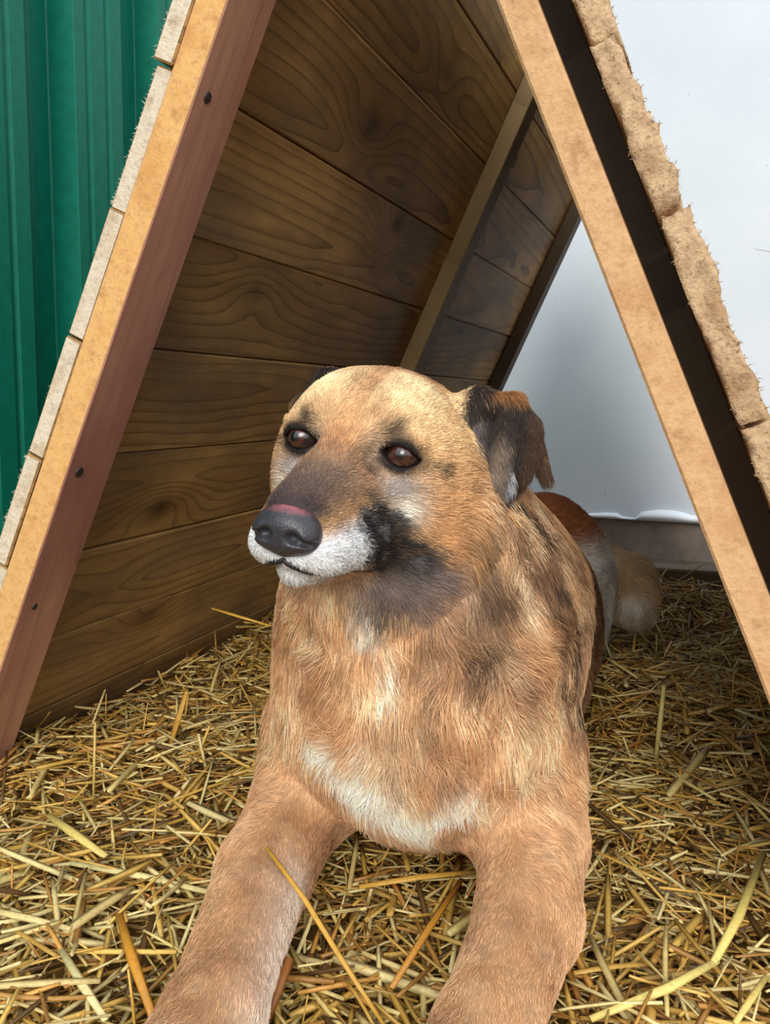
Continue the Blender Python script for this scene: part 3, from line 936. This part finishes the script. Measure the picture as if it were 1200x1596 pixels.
# ---- fur strands
def sdf_normal(P):
    e = 8e-4
    g = np.stack([dog_sdf(P + np.eye(3)[k] * e) - dog_sdf(P - np.eye(3)[k] * e) for k in range(3)], -1).astype(float)
    return g / (np.linalg.norm(g, axis=1)[:, None] + 1e-9)
def grow_fur(N_total, seed=3):
    r = np.random.default_rng(seed)
    T = np.concatenate([BF[:, [0, 1, 2]], BF[:, [0, 2, 3]]])
    a, b, c = BV[T[:, 0]], BV[T[:, 1]], BV[T[:, 2]]
    ar = .5 * np.linalg.norm(np.cross(b - a, c - a), axis=1)
    cen = (a + b + c) / 3
    Hc = to_head(cen)
    dens = np.where((Hc[:, 1] > -.12) & (Hc[:, 2] > -.12), 5.0, np.where(cen[:, 1] < .12, 2.6, 1.0))
    dens = np.where((cen[:, 1] > .3), .7, dens) * np.where(cen[:, 2] < -.005, .0, 1.0)
    wt = ar * dens; wt /= wt.sum()
    t = r.choice(len(T), N_total, p=wt)
    u, v = r.random(N_total), r.random(N_total)
    f = u + v > 1; u[f] = 1 - u[f]; v[f] = 1 - v[f]
    P = a[t] + u[:, None] * (b[t] - a[t]) + v[:, None] * (c[t] - a[t])
    H = to_head(P)
    keep = np.ones(len(P), bool)
    for e in EYES: keep &= np.linalg.norm((H - np.array(e)) * np.array([.85, 1, 1.3]), axis=1) > .0142
    q = (H - np.array(NOSE_C)) / np.array([.021, .017, .017]); keep &= (q * q).sum(1) > 1.0
    HSx = np.stack([np.abs(H[:, 0]), H[:, 1], H[:, 2]], -1)
    keep &= segdist(HSx, (.001, .0985, -.0690), (.0235, .067, -.0732)) > .0044
    P = P[keep]
    Nn = sdf_normal(P)
    _, L, d = coat(P)
    col, _, _ = coat(P + r.normal(0, 1, P.shape) * np.where(L > .008, .0035, .0016)[:, None])
    n = len(P)
    tang = d - (d * Nn).sum(1)[:, None] * Nn
    tang /= np.linalg.norm(tang, axis=1)[:, None] + 1e-9
    # clumps: shared wander per small cell
    w = np.stack([vnoise(P, 70, 21) - .5, vnoise(P, 70, 22) - .5, vnoise(P, 70, 23) - .5], -1) * np.clip(L / .021, .3, 1)[:, None] * 1.5
    w += np.stack([vnoise(P, 28, 24) - .5, vnoise(P, 28, 25) - .5, vnoise(P, 28, 26) - .5], -1) * np.clip(L / .021, .1, 1)[:, None] * 1.2 + r.normal(0, .14, (n, 3))
    tang = tang + w - (w * Nn).sum(1)[:, None] * Nn
    tang /= np.linalg.norm(tang, axis=1)[:, None] + 1e-9
    L = L * r.uniform(.65, 1.2, n)
    lift = np.where(L > .012, .42, .38) * r.uniform(.7, 1.3, n)
    K = 4
    pts = np.empty((n, K, 3))
    for k in range(K):
        s = k / (K - 1)
        pts[:, k] = P + (tang * (s * .92)[..., None] if False else tang * (s * .92)) * L[:, None] + Nn * (L * lift * (s - .55 * s * s))[:, None]
        if k and L.max() > .012: pts[:, k, 2] -= .10 * L * s * s
    tone = r.normal(1.0, .15, n)[:, None]
    lum = col @ np.array([.3, .55, .15])
    col = np.clip((col * .9 + lum[:, None] * .1) * tone * (.72 + .40 * vnoise(P, 230, 81) + .22 * vnoise(P * np.array([1, 1, .6]), 95, 82))[:, None] * 1.22 * np.array([1.0, 1.0, .95]), 0, 1)
    return pts, col, L
NOSE_C = (0, .094, -.046)
NFUR = 330000
fp, fc, fl_ = grow_fur(NFUR)
n, K = fp.shape[:2]
hc = bpy.data.hair_curves.new('fur')
hc.add_curves([K] * n)
hc.attributes['position'].data.foreach_set('vector', (fp - np.array(dog.location)).astype(np.float32).ravel())
ra = hc.attributes.get('radius') or hc.attributes.new('radius', 'FLOAT', 'POINT')
base_r = np.where(fl_ > .012, .00026, .00019)[:, None] * np.array([1.0, .9, .65, .18])
ra.data.foreach_set('value', base_r.astype(np.float32).ravel())
cc = hc.attributes.new('coat', 'FLOAT_COLOR', 'CURVE')
cc.data.foreach_set('color', np.concatenate([fc, np.ones((n, 1))], 1).astype(np.float32).ravel())
fm = NB('fur_strands')
fa = fm.n('ShaderNodeAttribute', attribute_type='GEOMETRY', attribute_name='coat')
fur_mat = fm.out(fa.outputs['Color'], 0.55, 0.25)
hc.materials.append(fur_mat)
fur = bpy.data.objects.new('fur', hc)
COL.objects.link(fur)
fur.parent = dog
print('fur', n, time.time() - T0)

# ---- nose leather
def nose_sdf(h):
    h = h - np.array([0, -.0145, -.006], np.float32)
    d = ell(h, (0, .1070, -.0365), (.0185, .0150, .0120))
    d = smin(d, ell(h, (0, .1060, -.0465), (.0150, .0140, .0100)), .008)
    for s in (1, -1):
        d = smin(d, ell(h, (s * .0125, .1085, -.0425), (.0085, .0115, .0090)), .006)
        d = smax(d, -ell(h, (s * .0088, .1215, -.0425), (.0042, .0062, .0036)), .003)
        d = smax(d, -cap(h, (s * .0110, .1210, -.0435), (s * .0195, .1120, -.0455), .0020, .0016), .003)
    d = smax(d, -cap(h, (0, .1245, -.0400), (0, .1205, -.056), .0013, .0013), .003)
    return d
g = lambda a, b: np.arange(a, b, .0008, dtype=np.float32)
NV, NF = surface_nets(nose_sdf, g(-.026, .026), g(.070, .114), g(-.068, -.026))
nm = NB('nose_leather')
co = nm.obj()
hz = nm.sep(co)[2]
vo = nm.n('ShaderNodeTexVoronoi'); vo.inputs['Scale'].default_value = 700; nm.set(vo.inputs['Vector'], co)
pk = nm.noise(co, 110, 3, .6)
pf = nm.math('MULTIPLY', nm.math('MULTIPLY', nm.math('SUBTRACT', hz, -.0360), 260, clamp=True), nm.math('MULTIPLY', nm.math('SUBTRACT', pk, .36), 5, clamp=True), clamp=True)
ncol = nm.mix(pk, lin4(42, 40, 44), lin4(62, 60, 66))
ncol = nm.mix(pf, ncol, lin4(150, 86, 92))
nm.bump(vo.outputs['Distance'], .35, .0006)
nose_mat = nm.out(ncol, .38, .5)
nose = fast_mesh('nose', NV, NF, nose_mat, True)
mh = Matrix(((HU[0], HW[0], HV[0], HE[0]), (HU[1], HW[1], HV[1], HE[1]), (HU[2], HW[2], HV[2], HE[2]), (0, 0, 0, 1)))
def in_head(o, m=Matrix.Identity(4)):
    o.parent = dog
    o.matrix_local = Matrix.Translation(-Vector(dog.location)) @ mh @ m
in_head(nose)
nose['label'] = 'dark grey leathery nose with a pink top edge'

# ---- dark lip edge along the front of the mouth
way = np.array([(-.0240, .066, -.0732), (-.0130, .0850, -.0712), (0, .0985, -.0690), (.0130, .0850, -.0712), (.0240, .066, -.0732)])
tt = np.linspace(0, 4, 41)
path = from_head(np.stack([np.interp(tt, range(5), way[:, k]) for k in range(3)], -1))
for _ in range(6):
    path = path - dog_sdf(path)[:, None] * sdf_normal(path) * .8
nrm = sdf_normal(path)
path = path + nrm * .0004
LV, LF = [], []
for i in range(len(path)):
    tg = path[min(i + 1, 40)] - path[max(i - 1, 0)]; tg /= np.linalg.norm(tg)
    sd = np.cross(tg, nrm[i]); sd /= np.linalg.norm(sd)
    rad_ = .0019 * math.sin(math.pi * (i + 2) / 44) ** .6
    for k in range(8):
        a = 2 * math.pi * k / 8
        LV.append(path[i] + (sd * math.cos(a) + nrm[i] * math.sin(a)) * rad_)
    if i:
        for k in range(8):
            LF.append(((i - 1) * 8 + k, (i - 1) * 8 + (k + 1) % 8, i * 8 + (k + 1) % 8, i * 8 + k))
lips = fast_mesh('lips', np.array(LV) - np.array(dog.location), np.array(LF), NB('black_lip').out(lin4(36, 32, 34), .45, .4), True)
lips.parent = dog

# ---- eyes
em = NB('brown_dog_eye')
ec = em.obj()
ex_, ey_, ez_ = em.sep(ec)[:3]
rad = em.math('SQRT', em.math('ADD', em.math('MULTIPLY', ex_, ex_), em.math('MULTIPLY', ey_, ey_)))
ecol = em.ramp(em.math('MULTIPLY', rad, 100.0), [(0.0, (8, 6, 6)), (.26, (10, 7, 6)), (.32, (54, 25, 18)), (.62, (76, 36, 25)), (.74, (34, 18, 13)), (.86, (48, 34, 30))])
em.bsdf.inputs['Coat Weight'].default_value = 1.0
em.bsdf.inputs['Coat Roughness'].default_value = 0.03
eye_mat = em.out(ecol, .25, .6)
for (x, y, z) in EYES:
    bm = bmesh.new()
    bmesh.ops.create_uvsphere(bm, u_segments=40, v_segments=24, radius=EYE_R)
    for v in bm.verts:                                   # corneal bulge around local +Z
        rr_ = math.hypot(v.co.x, v.co.y)
        if v.co.z > 0 and rr_ < .0072: v.co.z += .0011 * (1 - (rr_ / .0072) ** 2)
    me = bpy.data.meshes.new('eye'); bm.to_mesh(me); bm.free()
    me.materials.append(eye_mat)
    me.polygons.foreach_set('use_smooth', [True] * len(me.polygons))
    o = bpy.data.objects.new('eye', me); COL.objects.link(o)
    gaze = Vector((-.05 + (.16 if x > 0 else -.16), 1.0, .05)).normalized()
    q = gaze.to_track_quat('Z', 'Y').to_matrix().to_4x4()
    in_head(o, Matrix.Translation((x, y, z)) @ q)
#STRAW
# ------------------------------------------------------------------ straw bedding
def straw_material():
    b = NB('straw')
    a = b.n('ShaderNodeAttribute', attribute_type='GEOMETRY', attribute_name='tint')
    n = b.noise(b.obj(), 320, 3, .6)
    col = b.mix(b.math('MULTIPLY', b.math('SUBTRACT', n, .45), 1.1, clamp=True), a.outputs['Color'], lin4(104, 74, 34))
    b.bsdf.inputs['Sheen Weight'].default_value = 0.0
    return b.out(col, .42, .5)
STRAW = straw_material()

def ribbons(P0, D, L, W, Tk, up, bend, K=4):
    """bent split stalks: diamond section, K rings. returns V (n,K*4,3), F (quads)"""
    n = len(P0)
    D = D / np.linalg.norm(D, axis=1)[:, None]
    side = np.cross(D, up); side /= np.linalg.norm(side, axis=1)[:, None] + 1e-9
    nor = np.cross(side, D)
    V = np.empty((n, K, 4, 3))
    for k in range(K):
        s = k / (K - 1) - .5
        c = P0 + D * (L * s)[:, None] + nor * (bend * L * (.25 - s * s))[:, None]
        w = W * (1.0 if 0 < k < K - 1 else .72)
        V[:, k, 0] = c - side * w[:, None]
        V[:, k, 1] = c + nor * Tk[:, None]
        V[:, k, 2] = c + side * w[:, None]
        V[:, k, 3] = c - nor * Tk[:, None]
    fs = []
    for k in range(K - 1):
        for j in range(4):
            fs.append((k * 4 + j, k * 4 + (j + 1) % 4, k * 4 + 4 + (j + 1) % 4, k * 4 + 4 + j))
    fs.append((3, 2, 1, 0)); e = (K - 1) * 4; fs.append((e, e + 1, e + 2, e + 3))
    F = (np.arange(n) * K * 4)[:, None, None] + np.array(fs)[None]
    return V.reshape(n * K * 4, 3), F.reshape(-1, 4)

def bed_height(x, y):
    P = np.stack([x, y, np.zeros_like(x)], -1)
    h = (vnoise(P, 7, 31) - .5) * .030 + (vnoise(P, 19, 32) - .5) * .016 - .004
    h += .045 * np.exp(-(((x - .17) / .09) ** 2 + ((y - .50) / .12) ** 2))
    h += .020 * sm(.30, .55, x) * sm(.25, .6, y) * (1 - sm(.9, 1.1, y))
    h -= .022 * np.exp(-(((x - .40) / .14) ** 2 + ((y - .16) / .06) ** 2))       # hollow by the right rafter
    h += .012 * (1 - sm(-.42, -.30, x))
    return h

def free_of_things(P):
    """True where a point is clear of the dog, the slopes and the rafters"""
    ok = dog_sdf(P) > .0015
    q = P - np.array([0, 0, APEX])
    for side, a, o_out in ((-1, AL, RAFT_T + .024), (1, AR, o_r + .038)):
        o = q @ np.array([side * math.cos(a), 0, math.sin(a)])
        inside_y = (P[:, 1] > -.018) & (P[:, 1] < Y_REAR + .02)
        lim = np.where((P[:, 1] < .07) | ((P[:, 1] > .80) & (P[:, 1] < .88)) | (P[:, 1] > 1.48), -.002, (RAFT_T - .002 if side < 0 else o_r - .001))
        ok &= ~(inside_y & (o > lim) & (o < o_out))
    ok &= (P[:, 1] < 1.31) & (P[:, 0] > GX + .05)
    return ok

TINTS = np.array([lin(c) for c in ((224, 182, 92), (240, 218, 150), (204, 160, 74), (174, 124, 60), (208, 152, 74), (104, 76, 42), (232, 206, 130), (212, 186, 122))])
def scatter(n, seed, region, lr, wr, tilt, zr):
    r = np.random.default_rng(seed)
    x = r.uniform(region[0], region[1], n); y = r.uniform(region[2], region[3], n)
    L = r.uniform(*lr, n) * r.uniform(.6, 1.0, n); W = r.uniform(*wr, n)
    ang = r.uniform(0, math.pi * 2, n); el = r.normal(0, tilt, n)
    D = np.stack([np.cos(ang) * np.cos(el), np.sin(ang) * np.cos(el), np.sin(el)], -1)
    z = bed_height(x, y) + r.uniform(*zr, n) + np.abs(np.sin(el)) * L * .28
    P = np.stack([x, y, z], -1)
    up = np.stack([r.normal(0, .5, n), r.normal(0, .5, n), np.ones(n)], -1)
    bend = r.normal(0, .07, n)
    keep = np.ones(n, bool)
    for s in (-.5, -.25, 0, .25, .5): keep &= free_of_things(P + D * (L * s)[:, None])
    t = TINTS[r.choice(len(TINTS), n, p=(.17, .16, .16, .13, .09, .09, .12, .08))] * r.uniform(.7, 1.15, n)[:, None]
    k = keep
    return P[k], D[k], L[k], W[k], up[k], bend[k], t[k], r

VV, FF, CCs, base = [], [], [], 0
for (n, seed, reg, lr, wr, tilt, zr, tk) in (
        (21000, 41, (-.62, .72, -.42, .75), (.012, .045), (.0007, .0021), .24, (-.018, .005), .45),
        (15000, 42, (-.60, .72, -.42, .75), (.035, .10), (.0010, .0029), .18, (-.016, .009), .5),
        (8500, 43, (-.60, .75, .70, 1.31), (.03, .10), (.0012, .0030), .24, (-.014, .014), .5),
        (1700, 44, (-.56, .70, -.40, .9), (.03, .075), (.0008, .0020), .75, (-.008, .004), .5)):
    P, D, L, W, up, bend, t, r = scatter(n, seed, reg, lr, wr, tilt, zr)
    V, F = ribbons(P, D, L, W, W * tk, up, bend)
    VV.append(V); FF.append(F + base); base += len(V); CCs.append(np.repeat(t, 16, axis=0))
# matted layer underneath
gxs = np.linspace(-.62, .78, 71); gys = np.linspace(-.46, 1.31, 89)
GXm, GYm = np.meshgrid(gxs, gys, indexing='ij')
gz_ = bed_height(GXm.ravel(), GYm.ravel()) - .014
V = np.stack([GXm.ravel(), GYm.ravel(), gz_], -1)
idx = np.arange(len(gxs) * len(gys)).reshape(len(gxs), len(gys))
F = np.stack([idx[:-1, :-1], idx[1:, :-1], idx[1:, 1:], idx[:-1, 1:]], -1).reshape(-1, 4)
VV.append(V); FF.append(F + base); nmat = len(F)
CCs.append(np.tile(lin((120, 92, 46)), (len(V), 1)))
Vall, Fall, Call = np.concatenate(VV), np.concatenate(FF), np.concatenate(CCs)
bed = fast_mesh('straw_bedding', Vall, Fall, [STRAW])
ta = bed.data.color_attributes.new('tint', 'FLOAT_COLOR', 'POINT')
ta.data.foreach_set('color', np.concatenate([Call, np.ones((len(Call), 1))], 1).astype(np.float32).ravel())
tag(bed, 'thick bed of chopped golden straw covering the ground', 'straw', None, 'stuff')

def single(name, V, F, col, label, group=None):
    o = fast_mesh(name, V, F, [STRAW])
    a = o.data.color_attributes.new('tint', 'FLOAT_COLOR', 'POINT')
    a.data.foreach_set('color', np.tile(np.append(col, 1.0), len(V)).astype(np.float32))
    return tag(o, label, 'straw', group)

def stalk(pts, w, tint, label, flat=.4):
    """one long stalk through given points, each wider or narrower as it runs"""
    pts = [np.array(p, float) for p in pts]
    V = []
    for i, p in enumerate(pts):
        d = pts[min(i + 1, len(pts) - 1)] - pts[max(i - 1, 0)]; d /= np.linalg.norm(d)
        up = np.array([.15, -.35, 1.0]); s = np.cross(d, up); s /= np.linalg.norm(s); nr = np.cross(s, d)
        ww = w * (.7 if i in (0, len(pts) - 1) else 1)
        for k in range(6):
            a = math.pi * k / 3
            V.append(p + s * ww * math.cos(a) + nr * ww * flat * math.sin(a))
    F = []
    for i in range(len(pts) - 1):
        for k in range(6):
            F.append((i * 6 + k, i * 6 + (k + 1) % 6, i * 6 + 6 + (k + 1) % 6, i * 6 + 6 + k))
    e = (len(pts) - 1) * 6
    F += [(3, 2, 1, 0), (5, 4, 3, 0), (e, e + 1, e + 2, e + 3), (e, e + 3, e + 4, e + 5)]
    return single('straw_stalk', np.array(V), np.array(F), lin(tint), label)
stalk([(-.273, -.0288, .012), (-.235, -.0450, .011), (-.1842, -.0649, .008)], .0042, (232, 206, 116), 'short wide yellow straw blade pointing up-left, left of the front paws')
stalk([(-.1967, -.0926, .014), (-.1332, -.0887, .014), (-.0668, -.0811, .008)], .0032, (236, 218, 150), 'long pale straw lying level, its tip against the left foreleg in view')
stalk([(-.1028, -.1578, .028), (-.072, -.1864, .022), (-.0311, -.2215, .012)], .0036, (214, 148, 50), 'thick orange straw stalk slanting down beside the left foreleg in view')
stalk([(-.1213, -.1948, .02), (-.088, -.216, .018), (-.0545, -.2362, .016)], .0030, (236, 220, 156), 'pale cream straw slanting down at the bottom left corner')
stalk([(-.0124, -.1120, .0720), (.025, -.130, .052), (.060, -.150, .030), (.0987, -.1721, .008)], .0019, (206, 156, 62), 'long thin golden straw leaning on the left foreleg in view')
stalk([(-.2634, .0269, .080), (-.262, .022, .04), (-.2608, .0173, .002)], .0014, (206, 172, 92), 'thin straw standing upright in front of the left plank wall')
stalk([(.3214, .094, .030), (.3004, -.0023, .026), (.2846, -.0563, .022)], .0036, (226, 202, 112), 'stout pale straw running up towards the right rafter foot')
stalk([(.2870, -.0530, .022), (.2574, -.0912, .020), (.2147, -.1262, .012)], .0034, (230, 208, 122), 'stout pale straw at the bottom right, slanting towards the right foreleg')
stalk([(.2309, .3379, .082), (.229, .332, .04), (.2269, .3258, .002)], .0032, (206, 186, 112), 'flat pale straw standing upright right of the dog flank')
stalk([(-.0938, -.045, .2205), (-.070, -.047, .2170), (-.0400, -.0499, .2130)], .0016, (188, 142, 48), 'golden straw caught in the neck fur, pointing at the planks')
stalk([(.0292, -.0387, .012), (.070, -.013, .015), (.1097, .0131, .014)], .0030, (214, 166, 72), 'golden straw lying crosswise between the forelegs below the chest')
stalk([(.1043, -.0165, .022), (.098, -.080, .018), (.0922, -.1425, .012)], .0028, (198, 136, 48), 'orange straw slanting lengthwise between the forelegs')
stalk([(.0300, -.1620, .030), (.0290, -.178, .018), (.0280, -.1918, .006)], .0042, (150, 92, 40), 'short brown leaf scrap against the inner side of the left foreleg in view')
stalk([(-.215, -.1760, .020), (-.170, -.171, .018), (-.1351, -.1684, .016)], .0030, (230, 206, 140), 'pale straw lying level at the left picture edge')
stalk([(-.2566, .1727, .0657), (-.264, .166, .035), (-.2717, .1591, .002)], .0040, (200, 150, 62), 'flat golden straw leaning up against the left planks')
stalk([(.2292, .2792, .016), (.258, .249, .016), (.2866, .2196, .014)], .0024, (216, 198, 122), 'slim pale straw slanting right beside the dog flank')
stalk([(.2964, -.1135, .022), (.306, -.088, .023), (.3164, -.0615, .024)], .0024, (222, 194, 108), 'short straw at the bottom right corner of the view')
stalk([(.1750, .266, .02), (.205, .276, .019), (.2308, .2835, .016)], .0022, (214, 186, 104), 'thin yellow straw lying level against the dog flank')
P, D, L, W, up, bend, t, r = scatter(620, 57, (-.50, .62, -.36, .55), (.06, .13), (.0020, .0042), .13, (.002, .010))
P, D, L, W, up, bend, t = [a[:280] for a in (P, D, L, W, up, bend, t)]
HUES = {0: 'golden', 1: 'pale cream', 2: 'deep golden', 4: 'orange-brown', 6: 'light yellow', 7: 'beige'}
def where(p):
    x, y = p[0], p[1]
    if y > .30: return 'far back beside the planks' if x < 0 else 'far back right of the dog'
    if x < -.30: return 'at the foot of the left planks'
    if x > .36: return 'by the foot of the right rafter'
    if x < -.15: return 'in the left foreground' if y < -.10 else 'left of the dog, towards the planks'
    if x < .0: return 'against the left foreleg in view' if y < .02 else 'beside the shoulder near the planks'
    if x < .15: return 'between the two forelegs'
    if y > .10: return 'beside the dog flank on the right'
    return 'right of the right foreleg' if x < .26 else 'in the right foreground'
for i in range(len(P)):
    s = slice(i, i + 1)
    V, F = ribbons(P[s], D[s], L[s], W[s], W[s] * .35, up[s], bend[s], 5)
    hue = [0, 1, 2, 4, 6, 7, 0, 2][i % 8]
    e = np.stack([P[i] - D[i] * .01, P[i] + D[i] * .01]) - CAM_POS
    e = (e @ CAM_R.T); e = e[:, :2] / e[:, 2:]
    dx, dy = e[1] - e[0]
    an = math.degrees(math.atan2(dy, dx)) % 180
    lie = 'lying crosswise' if an < 20 or an > 160 else 'pointing at the viewer' if 65 < an < 115 else 'slanting right' if an < 90 else 'slanting left'
    size = ('thick ' if W[i] > .0033 else 'thin ' if W[i] < .0025 else '') + ('long' if L[i] > .085 else 'short' if L[i] < .060 else 'middling')
    single('straw_stalk', V, F, TINTS[hue] * (.86 + .24 * ((i * 37) % 10) / 10), size + ' ' + HUES[hue] + ' straw ' + lie + ' ' + where(P[i]), 'loose straw stalks on the bedding')
print('straw', len(Vall), len(Fall), time.time() - T0)
